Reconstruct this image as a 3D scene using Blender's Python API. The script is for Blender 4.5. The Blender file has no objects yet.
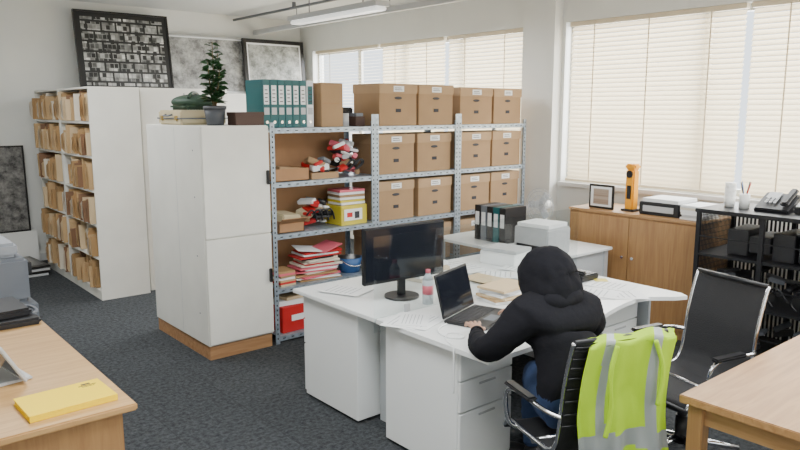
import bpy, bmesh, math, random
from mathutils import Vector, Matrix, Euler, noise
random.seed(7)
D=bpy.data; SC=bpy.context.scene
COL=SC.collection
# ---------------------------------------------------------------- materials
def mat(name,col,rough=.6,metal=0,bump=0,bscale=50,var=0,vscale=5,trans=0,emis=None,estr=0,alpha=1,coat=0,spec=.5):
    if name in D.materials: return D.materials[name]
    m=D.materials.new(name); m.use_nodes=True
    nt=m.node_tree; b=nt.nodes['Principled BSDF']
    b.inputs['Base Color'].default_value=(*col,1); b.inputs['Roughness'].default_value=rough
    b.inputs['Metallic'].default_value=metal
    b.inputs['Specular IOR Level'].default_value=spec
    if coat: b.inputs['Coat Weight'].default_value=coat
    if trans: b.inputs['Transmission Weight'].default_value=trans
    if alpha<1: b.inputs['Alpha'].default_value=alpha
    if emis: b.inputs['Emission Color'].default_value=(*emis,1); b.inputs['Emission Strength'].default_value=estr
    tc=nt.nodes.new('ShaderNodeTexCoord')
    if bump:
        n=nt.nodes.new('ShaderNodeTexNoise'); n.inputs['Scale'].default_value=bscale; n.inputs['Detail'].default_value=4
        nt.links.new(tc.outputs['Object'],n.inputs['Vector'])
        bp=nt.nodes.new('ShaderNodeBump'); bp.inputs['Strength'].default_value=bump; bp.inputs['Distance'].default_value=.01
        nt.links.new(n.outputs['Fac'],bp.inputs['Height']); nt.links.new(bp.outputs['Normal'],b.inputs['Normal'])
    if var:
        n=nt.nodes.new('ShaderNodeTexNoise'); n.inputs['Scale'].default_value=vscale; n.inputs['Detail'].default_value=5
        nt.links.new(tc.outputs['Object'],n.inputs['Vector'])
        r=nt.nodes.new('ShaderNodeValToRGB')
        r.color_ramp.elements[0].position=.3; r.color_ramp.elements[1].position=.7
        r.color_ramp.elements[0].color=(*[c*(1-var) for c in col],1)
        r.color_ramp.elements[1].color=(*[min(1,c*(1+var)) for c in col],1)
        nt.links.new(n.outputs['Fac'],r.inputs['Fac']); nt.links.new(r.outputs['Color'],b.inputs['Base Color'])
    return m
def wood(name,c1,c2,axis='x',rough=.45,sc=3):
    m=D.materials.new(name); m.use_nodes=True; nt=m.node_tree; b=nt.nodes['Principled BSDF']
    b.inputs['Roughness'].default_value=rough
    tc=nt.nodes.new('ShaderNodeTexCoord'); mp=nt.nodes.new('ShaderNodeMapping')
    s={'x':(sc,sc*12,sc*12),'y':(sc*12,sc,sc*12),'z':(sc*12,sc*12,sc)}[axis]
    mp.inputs['Scale'].default_value=s
    n=nt.nodes.new('ShaderNodeTexNoise'); n.inputs['Scale'].default_value=1; n.inputs['Detail'].default_value=6; n.inputs['Distortion'].default_value=.8
    r=nt.nodes.new('ShaderNodeValToRGB'); r.color_ramp.elements[0].position=.3; r.color_ramp.elements[1].position=.7
    r.color_ramp.elements[0].color=(*c1,1); r.color_ramp.elements[1].color=(*c2,1)
    nt.links.new(tc.outputs['Object'],mp.inputs['Vector']); nt.links.new(mp.outputs['Vector'],n.inputs['Vector'])
    nt.links.new(n.outputs['Fac'],r.inputs['Fac']); nt.links.new(r.outputs['Color'],b.inputs['Base Color'])
    return m
WALL=mat('wall_paint',(.80,.80,.76),.9,bump=.05,bscale=60,var=.03,vscale=2)
CEIL=mat('ceiling_paint',(.78,.79,.79),.95)
WHITE=mat('white_melamine',(.80,.80,.77),.45,var=.02,vscale=2)
CABW=mat('cabinet_offwhite',(.79,.78,.72),.5,var=.05,vscale=3)
DESKW=mat('desk_white_laminate',(.86,.88,.87),.28)
DESKP=mat('desk_grey_panel',(.52,.55,.57),.5)
BLACK=mat('black_plastic',(.012,.012,.014),.4)
BLACKM=mat('black_metal',(.012,.012,.014),.45,metal=.3)
SCREEN=mat('screen_glass',(.01,.012,.018),.08)
CHROME=mat('chrome',(.8,.8,.82),.15,metal=1)
GALV=mat('galvanised_steel',(.38,.45,.52),.4,metal=.5,var=.25,vscale=30)
SLOT=mat('slot_dark',(.05,.05,.06),.8)
CARD=mat('cardboard',(.37,.235,.125),.85,var=.06,vscale=6)
CARDL=mat('cardboard_lid',(.43,.285,.16),.85,var=.05,vscale=5)
CARDD=mat('cardboard_dark',(.40,.22,.11),.9,var=.1,vscale=4)
PAPER=mat('paper',(.85,.86,.86),.8)
INK=mat('ink',(.04,.04,.05),.8)
MAN=[mat('manila_a',(.55,.37,.19),.8),mat('manila_b',(.44,.27,.12),.8),mat('manila_c',(.64,.49,.30),.8),mat('manila_d',(.24,.13,.07),.8),mat('manila_e',(.76,.70,.58),.8)]
TEAL=mat('teal_binder',(.006,.105,.115),.4)
RED=mat('red_card',(.55,.02,.02),.5)
YEL=mat('yellow_plastic',(1.0,.70,.0),.5,spec=.3)
BLUE=mat('blue_plastic',(.04,.13,.35),.4)
GREYP=mat('grey_plastic',(.15,.165,.19),.5)
GREYL=mat('light_grey_plastic',(.50,.51,.52),.5)
ORANGE=mat('orange_plastic',(.85,.36,.01),.45)
OAK=wood('oak_veneer',(.34,.175,.068),(.47,.265,.11),'x')
OAKY=wood('oak_veneer_y',(.36,.19,.075),(.48,.28,.12),'y')
OAKZ=wood('oak_veneer_z',(.33,.17,.07),(.44,.25,.10),'z')
OAKL=wood('light_oak_veneer',(.47,.265,.10),(.61,.375,.155),'x')
PLY=wood('pine_plinth',(.33,.16,.07),(.46,.26,.12),'x',.6)
GREEN=mat('green_case',(.025,.06,.035),.6)
LEAF=mat('leaf_green',(.02,.065,.02),.4,var=.4,vscale=20)
SOIL=mat('soil',(.04,.025,.015),.95)
TAN=mat('tan_leather',(.55,.47,.30),.6)
GOLD=mat('brass',(.6,.42,.15),.35,metal=.9)
HOOD=mat('black_hoodie_fabric',(.011,.011,.014),.95,bump=.35,bscale=30,spec=.15)
JEANS=mat('blue_denim',(.03,.06,.15),.85,bump=.2,bscale=80,var=.2,vscale=12)
SKIN=mat('skin',(.45,.26,.18),.55)
HAIR=mat('hair_dark',(.02,.012,.008),.7)
EYEW=mat('eye_white',(.8,.8,.8),.3)
LIP=mat('lip',(.40,.15,.12),.5)
HIVIS=mat('hivis_fabric',(.42,.66,.02),.7,bump=.1,bscale=120,spec=.3)
REFL=mat('reflective_strip',(.34,.37,.36),.4,metal=.2)
WATER=mat('clear_plastic',(.75,.82,.88),.1,alpha=.65)
PINK=mat('bottle_pink',(.75,.15,.2),.4)
# carpet
m=D.materials.new('carpet'); m.use_nodes=True; nt=m.node_tree; b=nt.nodes['Principled BSDF']; b.inputs['Roughness'].default_value=.98; b.inputs['Specular IOR Level'].default_value=.12
tc=nt.nodes.new('ShaderNodeTexCoord'); n1=nt.nodes.new('ShaderNodeTexNoise'); n1.inputs['Scale'].default_value=34; n1.inputs['Detail'].default_value=8; n1.inputs['Roughness'].default_value=.8
r1=nt.nodes.new('ShaderNodeValToRGB'); r1.color_ramp.elements[0].position=.36; r1.color_ramp.elements[1].position=.68
r1.color_ramp.elements[0].color=(.022,.025,.028,1); r1.color_ramp.elements[1].color=(.108,.115,.121,1)
br=nt.nodes.new('ShaderNodeTexBrick'); br.offset=0; br.inputs['Scale'].default_value=1; br.inputs['Brick Width'].default_value=.5; br.inputs['Row Height'].default_value=.5; br.inputs['Mortar Size'].default_value=.003
br.inputs['Color1'].default_value=(1,1,1,1); br.inputs['Color2'].default_value=(.84,.84,.84,1); br.inputs['Mortar'].default_value=(.6,.6,.6,1)
mx2=nt.nodes.new('ShaderNodeMixRGB'); mx2.blend_type='MULTIPLY'; mx2.inputs['Fac'].default_value=.7
L=nt.links.new
L(tc.outputs['Object'],n1.inputs['Vector']);L(tc.outputs['Object'],br.inputs['Vector'])
L(n1.outputs['Fac'],r1.inputs['Fac'])
L(r1.outputs['Color'],mx2.inputs['Color1']);L(br.outputs['Color'],mx2.inputs['Color2']);L(mx2.outputs['Color'],b.inputs['Base Color'])
bp=nt.nodes.new('ShaderNodeBump'); bp.inputs['Strength'].default_value=.5; bp.inputs['Distance'].default_value=.01; L(n1.outputs['Fac'],bp.inputs['Height']); L(bp.outputs['Normal'],b.inputs['Normal'])
CARPET=m
# translucent blind slats
m=D.materials.new('blind_slat_ivory'); m.use_nodes=True; nt=m.node_tree; b=nt.nodes['Principled BSDF']; b.inputs['Base Color'].default_value=(.78,.71,.56,1); b.inputs['Roughness'].default_value=.5
tr=nt.nodes.new('ShaderNodeBsdfTranslucent'); tr.inputs['Color'].default_value=(.80,.67,.46,1); ms=nt.nodes.new('ShaderNodeMixShader'); ms.inputs['Fac'].default_value=.25
out=nt.nodes['Material Output']; nt.links.new(b.outputs[0],ms.inputs[1]); nt.links.new(tr.outputs[0],ms.inputs[2]); nt.links.new(ms.outputs[0],out.inputs['Surface'])
SLAT=m
# acrylic
m=D.materials.new('clear_acrylic'); m.use_nodes=True; nt=m.node_tree; gl=nt.nodes.new('ShaderNodeBsdfGlossy'); gl.inputs['Roughness'].default_value=.03
tp=nt.nodes.new('ShaderNodeBsdfTransparent'); tp.inputs['Color'].default_value=(.95,.97,.97,1); ms=nt.nodes.new('ShaderNodeMixShader'); ms.inputs['Fac'].default_value=.05
nt.links.new(tp.outputs[0],ms.inputs[1]); nt.links.new(gl.outputs[0],ms.inputs[2]); nt.links.new(ms.outputs[0],nt.nodes['Material Output'].inputs['Surface'])
ACRYL=m
# aerial photos
def aerial(name,scale,dark,light,kind,thr=.5):
    m=D.materials.new(name); m.use_nodes=True; nt=m.node_tree; b=nt.nodes['Principled BSDF']; b.inputs['Roughness'].default_value=.35
    tc=nt.nodes.new('ShaderNodeTexCoord'); sp=nt.nodes.new('ShaderNodeSeparateXYZ'); cb=nt.nodes.new('ShaderNodeCombineXYZ')
    L=nt.links.new; L(tc.outputs['Object'],sp.inputs[0]); L(sp.outputs['X'],cb.inputs['X']); L(sp.outputs['Z'],cb.inputs['Y'])
    r=nt.nodes.new('ShaderNodeValToRGB'); r.color_ramp.elements[0].color=(*dark,1); r.color_ramp.elements[1].color=(*light,1)
    if kind=='grid':
        def brick(sc,bw,rh,mort,c2,off,mc):
            br=nt.nodes.new('ShaderNodeTexBrick'); br.offset=off; br.inputs['Scale'].default_value=sc; br.inputs['Mortar Size'].default_value=mort; br.inputs['Brick Width'].default_value=bw; br.inputs['Row Height'].default_value=rh
            br.inputs['Color1'].default_value=(1,1,1,1); br.inputs['Color2'].default_value=(c2,c2,c2,1); br.inputs['Mortar'].default_value=(mc,mc,mc,1)
            L(cb.outputs[0],br.inputs['Vector']); return br
        b1=brick(scale,1.0,.7,.07,.75,.5,0); b2=brick(scale*2.7,.8,.9,.06,.0,.3,.55)
        n=nt.nodes.new('ShaderNodeTexNoise'); n.inputs['Scale'].default_value=scale*1.5; n.inputs['Detail'].default_value=2; L(cb.outputs[0],n.inputs['Vector'])
        m1=nt.nodes.new('ShaderNodeMath'); m1.operation='MULTIPLY'; L(b1.outputs['Color'],m1.inputs[0]); L(b2.outputs['Color'],m1.inputs[1])
        m2=nt.nodes.new('ShaderNodeMath'); m2.operation='MULTIPLY'; L(m1.outputs[0],m2.inputs[0]); L(n.outputs['Fac'],m2.inputs[1]); L(m2.outputs[0],r.inputs['Fac'])
        r.color_ramp.elements[0].position=.1; r.color_ramp.elements[1].position=.55
    else:
        n=nt.nodes.new('ShaderNodeTexNoise'); n.inputs['Scale'].default_value=scale; n.inputs['Detail'].default_value=8; n.inputs['Roughness'].default_value=.75; L(cb.outputs[0],n.inputs['Vector'])
        L(n.outputs['Fac'],r.inputs['Fac']); r.color_ramp.elements[0].position=thr-.13; r.color_ramp.elements[1].position=thr+.15
    L(r.outputs['Color'],b.inputs['Base Color']); return m
# ---------------------------------------------------------------- builder
class B:
    def __init__(s): s.bm=bmesh.new(); s.mats=[]
    def mi(s,m):
        if m not in s.mats: s.mats.append(m)
        return s.mats.index(m)
    def _tag(s,faces,m,smooth=False):
        i=s.mi(m)
        for f in faces: f.material_index=i; f.smooth=smooth
    def box(s,c,d,m,rot=(0,0,0),bev=0):
        M=Matrix.Translation(c)@Euler(rot).to_matrix().to_4x4()@Matrix.Diagonal((*d,1))
        before=set(s.bm.faces)
        r=bmesh.ops.create_cube(s.bm,size=1,matrix=M)
        if bev:
            es={e for v in r['verts'] for e in v.link_edges}
            bmesh.ops.bevel(s.bm,geom=list(es),offset=bev,segments=2,affect='EDGES')
        s._tag([f for f in s.bm.faces if f not in before],m)
    def bx(s,x0,x1,y0,y1,z0,z1,m,bev=0):
        s.box(((x0+x1)/2,(y0+y1)/2,(z0+z1)/2),(x1-x0,y1-y0,z1-z0),m,bev=bev)
    def cyl(s,p1,p2,r,m,r2=None,seg=20,smooth=True):
        p1=Vector(p1);p2=Vector(p2);d=p2-p1
        M=Matrix.Translation((p1+p2)/2)@d.to_track_quat('Z','Y').to_matrix().to_4x4()
        before=set(s.bm.faces)
        bmesh.ops.create_cone(s.bm,cap_ends=True,segments=seg,radius1=r,radius2=r if r2 is None else r2,depth=d.length,matrix=M)
        for f in s.bm.faces:
            if f not in before: f.material_index=s.mi(m); f.smooth=smooth and len(f.verts)==4
    def sph(s,c,r,m,rot=(0,0,0),u=20,v=14):
        if not hasattr(r,'__len__'): r=(r,r,r)
        M=Matrix.Translation(c)@Euler(rot).to_matrix().to_4x4()@Matrix.Diagonal((*r,1))
        before=set(s.bm.faces); bmesh.ops.create_uvsphere(s.bm,u_segments=u,v_segments=v,radius=1,matrix=M)
        s._tag([f for f in s.bm.faces if f not in before],m,True)
    def tube(s,pts,r,m,seg=8,smooth_path=0):
        P=[Vector(p) for p in pts]
        for _ in range(smooth_path):
            Q=[P[0]]
            for a,b2 in zip(P[:-1],P[1:]): Q+= [a*.75+b2*.25,a*.25+b2*.75]
            Q.append(P[-1]); P=Q
        rings=[]; prev=None
        for i,p in enumerate(P):
            t=(P[min(i+1,len(P)-1)]-P[max(i-1,0)]).normalized()
            if prev is None:
                a=t.orthogonal().normalized()
            else:
                a=(prev-t*prev.dot(t)).normalized()
            prev=a; b2=t.cross(a)
            rr=r[i] if hasattr(r,'__len__') else r
            rings.append([s.bm.verts.new(p+(a*math.cos(k*2*math.pi/seg)+b2*math.sin(k*2*math.pi/seg))*rr) for k in range(seg)])
        fs=[]
        for A,C in zip(rings[:-1],rings[1:]):
            for k in range(seg): fs.append(s.bm.faces.new((A[k],A[(k+1)%seg],C[(k+1)%seg],C[k])))
        fs.append(s.bm.faces.new(rings[0][::-1])); fs.append(s.bm.faces.new(rings[-1]))
        s._tag(fs,m,True)
    def face(s,pts,m):
        f=s.bm.faces.new([s.bm.verts.new(p) for p in pts]); s._tag([f],m)
    def prism(s,poly,z0,z1,m):
        lo=[s.bm.verts.new((x,y,z0)) for x,y in poly]; hi=[s.bm.verts.new((x,y,z1)) for x,y in poly]; n=len(poly)
        fs=[s.bm.faces.new(hi),s.bm.faces.new(lo[::-1])]
        for i in range(n): fs.append(s.bm.faces.new((lo[i],lo[(i+1)%n],hi[(i+1)%n],hi[i])))
        s._tag(fs,m)
    def grid(s,fn,nu,nv,mf):
        V=[[s.bm.verts.new(fn(i/nu,j/nv)) for j in range(nv+1)] for i in range(nu+1)]
        for i in range(nu):
            for j in range(nv):
                f=s.bm.faces.new((V[i][j],V[i+1][j],V[i+1][j+1],V[i][j+1]))
                s._tag([f],mf((i+.5)/nu,(j+.5)/nv) if callable(mf) else mf,True)
    def mesh(s,name):
        me=D.meshes.new(name); bmesh.ops.recalc_face_normals(s.bm,faces=s.bm.faces)
        s.bm.to_mesh(me); s.bm.free()
        for m in s.mats: me.materials.append(m)
        return me
    def done(s,name,loc=(0,0,0),rz=0,parent=None,solid=0):
        o=D.objects.new(name,s.mesh(name)); COL.objects.link(o); o.location=loc; o.rotation_euler=(0,0,rz)
        if parent: o.parent=parent
        if solid:
            md=o.modifiers.new('t','SOLIDIFY'); md.thickness=solid; md.offset=0
        return o
def inst(me,name,loc,rz=0):
    o=D.objects.new(name,me); COL.objects.link(o); o.location=loc; o.rotation_euler=(0,0,rz); return o
# ---------------------------------------------------------------- room
RX0,RX1,RY0,RY1,H=-1.6,6.1,-2.0,9.7,3.25
b=B(); b.bx(RX0-.2,RX1+.2,RY0-.2,RY1+.2,-.1,0,CARPET); b.done('floor')
b=B(); b.bx(RX0-.2,RX1+.2,RY0-.2,RY1+.2,H,H+.1,CEIL); b.done('ceiling')
b=B(); b.bx(RX0-.2,RX1+.2,RY1,RY1+.2,0,H,WALL); b.done('wall_back')
b=B(); b.bx(RX0-.2,RX1+.2,RY0-.2,RY0,0,H,WALL); b.done('wall_front')
b=B(); b.bx(RX0-.2,RX0,RY0,RY1,0,H,WALL); b.done('wall_left')
SZ,TZ=1.15,2.78
W1=(5.12,9.35); W2=(-1.2,4.62)
b=B(); b.bx(RX1,RX1+.2,RY0,RY1,0,SZ,WALL); b.bx(RX1,RX1+.2,RY0,RY1,TZ,H,WALL)
b.bx(RX1,RX1+.2,W1[1],RY1,SZ,TZ,WALL); b.bx(RX1,RX1+.2,W2[1],W1[0],SZ,TZ,WALL); b.bx(RX1,RX1+.2,RY0,W2[0],SZ,TZ,WALL)
b.bx(RX1-.13,RX1,4.66,5.08,0,H,WALL)
b.done('wall_right')
b=B(); b.bx(RX1-.02,RX1,RY0,4.6,0,.1,WHITE); b.done('baseboard_right')
b=B(); b.bx(RX0,RX1-.03,RY1-.02,RY1,0,.1,WHITE); b.done('baseboard_back')
FR=mat('window_frame',(.55,.56,.55),.4)
k=0
for (y0,y1) in (W1,W2):
    k+=1; b=B()
    b.bx(RX1+.1,RX1+.15,y0,y1,SZ,SZ+.06,FR); b.bx(RX1+.1,RX1+.15,y0,y1,TZ-.06,TZ,FR)
    n=4
    for i in range(n+1):
        y=y0+(y1-y0)*i/n; b.bx(RX1+.1,RX1+.15,max(y0,y-.03),min(y1,y+.03),SZ+.06,TZ-.06,FR)
    b.done('window_%d'%k)
b=B(); b.bx(RX1-.05,RX1+.1,W2[0],W2[1],SZ-.04,SZ-.001,WHITE); b.done('trim_1')
# venetian blinds
def blind(y0,y1,z0=SZ+.02,tilt=58):
    b=B(); x=RX1+.045
    b.bx(x-.03,x+.03,y0,y1,TZ-.045,TZ-.003,SLAT)
    a=math.radians(tilt); n=int((TZ-.06-z0)/.044)
    for i in range(n):
        z=TZ-.075-i*.044
        w=.025
        p=[(-w*math.cos(a),-w*math.sin(a)),(0+.003,.0-.001),(w*math.cos(a),w*math.sin(a))]
        for q in (0,1):
            b.face([(x+p[q][0],y0+.01,z+p[q][1]),(x+p[q][0],y1-.01,z+p[q][1]),(x+p[q+1][0],y1-.01,z+p[q+1][1]),(x+p[q+1][0],y0+.01,z+p[q+1][1])],SLAT)
    b.bx(x-.02,x+.02,y0,y1,z0-.01,z0+.015,SLAT)
    nn=max(2,int((y1-y0)/.55))
    for i in range(nn):
        y=y0+(y1-y0)*(i+.5)/nn
        b.bx(x-.034,x-.031,y-.006,y+.006,z0,TZ-.02,SLAT)
    b.done('venetian_blind')
blind(7.75,9.3,tilt=12)
blind(6.45,7.7); blind(5.15,6.4)
blind(2.80,4.58); blind(.9,2.76); blind(-1.1,.86)
# ---------------------------------------------------------------- ceiling items
b=B()
b.bx(5.27,5.33,3.5,9.68,3.0,3.03,GREYL); b.bx(5.27,5.275,3.5,9.68,3.03,3.06,GREYL); b.bx(5.325,5.33,3.5,9.68,3.03,3.06,GREYL)
for y in (4.5,6.5,8.5): b.cyl((5.3,y,3.03),(5.3,y,H),.006,GREYP,seg=6)
b.done('cable_tray')
b=B(); b.cyl((4.95,3.6,3.18),(4.95,9.65,3.18),.018,GREYP,seg=8); 
for y in (4,6,8): b.box((4.95,y,3.22),(.04,.03,.08),GREYP)
b.done('conduit_pipe')
LAMP=mat('lamp_diffuser',(.85,.87,.85),.4,emis=(1,1,.97),estr=.7)
def fixture(x,y,z,l=1.6,light=None):
    b=B(); b.bx(x-.09,x+.09,y-l/2,y+l/2,z+.04,z+.09,GREYL); b.bx(x-.07,x+.07,y-l/2+.02,y+l/2-.02,z,z+.04,LAMP,bev=.012)
    for s_ in (-.5,.5): b.cyl((x,y+s_,z+.09),(x,y+s_,H),.006,GREYP,seg=6)
    b.done('ceiling_light_fixture')
    if light:
        l_=D.lights.new('fixture_fill_light','AREA'); l_.shape='RECTANGLE'; l_.size=1.2; l_.size_y=1.8; l_.energy=light; l_.color=(.96,.985,1)
        o=D.objects.new('fixture_fill_light',l_); COL.objects.link(o); o.location=(x,y,z-.02)
fixture(4.5,6.45,2.87,1.65,light=75)
fixture(1.2,2.0,3.0,light=95); fixture(3.8,.8,3.0,light=85); fixture(1.0,6.2,3.1,light=80)  # out-of-view fixtures added as fill for the room
# ---------------------------------------------------------------- folder bookcase
x0,x1,y0,y1,z1=2.13,2.62,7.2,9.25,2.12
b=B(); t=.02
b.bx(x1-t,x1,y0,y1,0,z1,CABW); b.bx(x0,x1-t,y0,y0+t,0,z1,CABW); b.bx(x0,x1-t,y1-t,y1,0,z1,CABW)
b.bx(x0,x1-t,y0+t,y1-t,z1-t,z1,CABW); ym=(y0+y1)/2; b.bx(x0-.01,x1-t,ym-.02,ym+.02,.08,z1-t,CABW)
b.bx(x0,x1-t,y0+t,y1-t,0,.08,CABW)
rows=6; dz=(z1-.1)/rows
for i in range(rows):
    z=.08+i*dz
    b.bx(x0-.005,x1-t,y0+t,y1-t,z,z+.02,CABW)
b.done('open_filing_shelf')
b=B()
for i in range(rows):
    z=.08+i*dz+.022
    for (a,c) in ((y0+.03,ym-.03),(ym+.03,y1-.03)):
        y=a+.01
        while y<c-.05:
            th=random.uniform(.010,.040); h=random.uniform(.20,.30); pr=random.uniform(-.06,.06)
            if random.random()<.09: y+=random.uniform(.03,.07); continue
            mm=random.choice(MAN[:4]+MAN+MAN[:2])
            b.box((x0+pr+.16,y+th/2,z+h/2+.004),(.32,th,h),mm,rot=(random.uniform(-.08,.08),0,random.uniform(-.08,.08)))
            if random.random()<.6: # bent loose sheets
                yy=y+.005; q=random.uniform(.02,.05)
                b.face([(x0+pr,yy,z+.01),(x0+pr,yy,z+h*.92),(x0+pr-q*.7,yy-q*.5,z+h*.8),(x0+pr-q*.7,yy-q*.3,z+.05)],random.choice((MAN[4],MAN[2],MAN[0],MAN[0])))
                b.face([(x0+pr-q*.7,yy-q*.3,z+.05),(x0+pr-q*.7,yy-q*.5,z+h*.8),(x0+pr-q*.8,yy-q*1.2,z+h*.65),(x0+pr-q*.8,yy-q*1.0,z+.09)],random.choice((MAN[1],MAN[2],MAN[0])))
            y+=th+random.uniform(.004,.022)
b.done('file_folders')
# closed tall cabinets behind
b=B()
b.bx(2.66,3.62,7.28,9.0,0,2.12,CABW,bev=.004); b.bx(3.12,3.125,7.274,7.28,.06,2.07,SLOT)
b.cyl((3.07,7.26,1.1),(3.07,7.28,1.1),.012,CHROME)
b.done('tall_white_cupboard')
b=B(); b.bx(2.66,5.98,9.05,9.64,0,2.12,CABW,bev=.004)
for i in range(1,6): b.bx(2.66+i*.553-.002,2.66+i*.553+.002,9.043,9.05,.06,2.07,SLOT)
b.done('wall_cupboard')
# ---------------------------------------------------------------- framed pictures
def picture(name,cx,w,h,zb,img,framem,mount=None,yb=9.45,lean=.10,fw=.035,mw=.06):
    b=B()
    b.bx(-w/2,w/2,-.0,.02,0,h,framem)
    if mount:
        b.bx(-w/2+fw,w/2-fw,-.006,0,fw,h-fw,mount); g=fw+mw
        b.bx(-w/2+g,w/2-g,-.009,-.006,g,h-g,img)
    else: b.bx(-w/2+fw,w/2-fw,-.006,0,fw,h-fw,img)
    for (a,c,d,e) in ((-w/2,w/2,0,fw),(-w/2,w/2,h-fw,h),(-w/2,-w/2+fw,fw,h-fw),(w/2-fw,w/2,fw,h-fw)):
        b.bx(a,c,-.018,0,d,e,framem)
    o=b.done(name,(cx,yb,zb)); o.rotation_euler=(-lean,0,0); return o
PF=mat('black_frame',(.015,.013,.012),.35); PFG=mat('grey_frame',(.45,.45,.44),.4)
AER1=aerial('aerial_city_blocks',5.5,(.012,.012,.012),(.80,.80,.77),'grid'); AER2=aerial('aerial_photo_grey',5,(.09,.09,.09),(.55,.55,.53),'n')
AER3=aerial('aerial_photo_dark',8,(.02,.02,.02),(.30,.29,.27),'n'); AER4=aerial('aerial_photo_colour',5,(.08,.09,.07),(.55,.55,.52),'n')
picture('framed_aerial_picture',3.30,1.2,1.02,2.121,AER1,PF,mat('black_mount',(.01,.01,.01),.5),yb=9.40,lean=.14,fw=.02,mw=.06)
picture('framed_aerial_picture',4.46,1.24,.80,2.121,AER2,PFG,PAPER,yb=9.50,lean=.1,fw=.018,mw=.02)
picture('framed_aerial_picture',5.50,1.02,.80,2.121,AER4,PF,PAPER,yb=9.42,lean=.1,fw=.055,mw=.025)
picture('framed_aerial_map',1.36,1.35,1.05,.42,AER3,PF,None,yb=9.55,lean=.05,fw=.02)
b=B()
for i in range(4): b.box((1.33,9.08-i*.02,.02+i*.03),(1.35,.70,.026),PF if i%2 else GREYL,rot=(0,0,.03*i)); 
b.box((1.33,9.02,.125),(1.25,.58,.006),AER3,rot=(0,0,.09))
b.done('stack_of_picture_frames')
b=B(); b.bx(.7,2.1,9.52,9.675,0,.418,WHITE,bev=.005); b.done('skirting_duct_box')
# ---------------------------------------------------------------- white cabinet with plinth
b=B(); cx0,cx1,cy0,cy1=2.2,2.755,4.88,5.93
b.bx(cx0+.01,cx1-.01,cy0+.01,cy1-.01,0,.11,PLY)
b.bx(cx0,cx1,cy0,cy1,.11,1.78,CABW,bev=.006)
b.bx(cx0+.004,cx1-.004,cy0-.018,cy0-.001,.125,.935,CABW,bev=.003); b.bx(cx0+.004,cx1-.004,cy0-.018,cy0-.001,.945,1.775,CABW,bev=.003)
for z in (.60,1.38):
    b.bx(cx1-.035,cx1-.015,cy0-.045,cy0-.018,z-.055,z+.055,BLACK,bev=.004)
b.bx(cx0-.001,cx0+.001,5.35,5.353,.12,1.76,GREYL)
for z in (.35,.8,1.25,1.6): b.cyl((cx0-.002,5.02,z),(cx0,5.02,z),.006,GREYP,seg=8)
b.done('white_storage_cabinet')
CT=1.781
# items on top
b=B()
b.bx(2.24,2.62,5.30,5.75,CT,CT+.115,TAN,bev=.012)
b.bx(2.232,2.628,5.29,5.76,CT+.045,CT+.055,GREYP,bev=.002)
for y in (5.38,5.66): b.bx(2.228,2.24,y-.02,y+.02,CT+.035,CT+.07,GOLD)
b.tube([(2.24,5.46,CT+.08),(2.21,5.47,CT+.07),(2.21,5.57,CT+.07),(2.24,5.58,CT+.08)],.007,GREYP)
b.done('vintage_suitcase')
b=B(); b.sph((2.44,5.50,CT+.178),(.17,.21,.062),GREEN,u=24,v=14); b.tube([(2.33,5.36,CT+.21),(2.38,5.40,CT+.255),(2.5,5.56,CT+.25),(2.55,5.62,CT+.21)],.012,GREEN,smooth_path=2); b.bx(2.30,2.58,5.34,5.66,CT+.116,CT+.17,GREEN,bev=.02); b.done('green_soft_bag')
plant=D.objects.new('potted_plant',None); COL.objects.link(plant); plant.location=(2.41,5.06,CT)
POT=mat('charcoal_pot',(.06,.065,.075),.5)
b=B(); b.cyl((0,0,0),(0,0,.13),.062,POT,r2=.082,seg=24); b.cyl((0,0,.12),(0,0,.145),.087,POT,seg=24); b.cyl((0,0,.145),(0,0,.148),.075,SOIL)
b.done('pot',parent=plant)
b=B()
random.seed(3)
STEM=mat('stem',(.12,.09,.04),.8)
for (sx,sy,top) in ((0,0,.62),(.035,.02,.54),(-.035,-.015,.48),(.015,-.035,.42),(-.01,.035,.38)):
    b.tube([(sx*.3,sy*.3,.14),(sx,sy,.28),(sx*1.6,sy*1.6,top)],[.006,.005,.003],STEM,seg=6)
    n=int((top-.18)/.013)
    for i in range(n):
        z=.18+i*.0135+random.uniform(-.01,.01); u=(z-.14)/(top-.14); az=i*2.4+sx*50
        base=Vector((sx*(.3+1.3*u),sy*(.3+1.3*u),z)); ln=random.uniform(.085,.125)*(1.12-.5*u); el=random.uniform(-.1,.6)
        d=Vector((math.cos(az)*math.cos(el),math.sin(az)*math.cos(el),math.sin(el)))
        sd=Vector((-math.sin(az),math.cos(az),0)); sd=(sd+Vector((0,0,random.uniform(-.8,.8)))).normalized(); wd=ln*.31; dr=Vector((0,0,-.014))
        p=[base,base+d*ln*.3+sd*wd*.85,base+d*ln*.62+sd*wd,base+d*ln+dr,base+d*ln*.62-sd*wd,base+d*ln*.3-sd*wd*.85]
        mid1=base+d*ln*.3+dr*.6; mid2=base+d*ln*.62+dr*.6
        b.face([p[0],p[1],mid1],LEAF); b.face([p[1],p[2],mid2,mid1],LEAF); b.face([p[2],p[3],mid2],LEAF)
        b.face([p[0],mid1,p[5]],LEAF); b.face([mid1,mid2,p[4],p[5]],LEAF); b.face([mid2,p[3],p[4]],LEAF)
b.done('leaves',parent=plant)
SHOE=mat('dark_brown_box',(.07,.035,.025),.6)
b=B(); b.bx(2.51,2.75,4.92,5.06,CT,CT+.07,SHOE,bev=.003); b.bx(2.505,2.753,4.915,5.065,CT+.07,CT+.10,SHOE,bev=.003); b.done('shoe_box')
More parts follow.
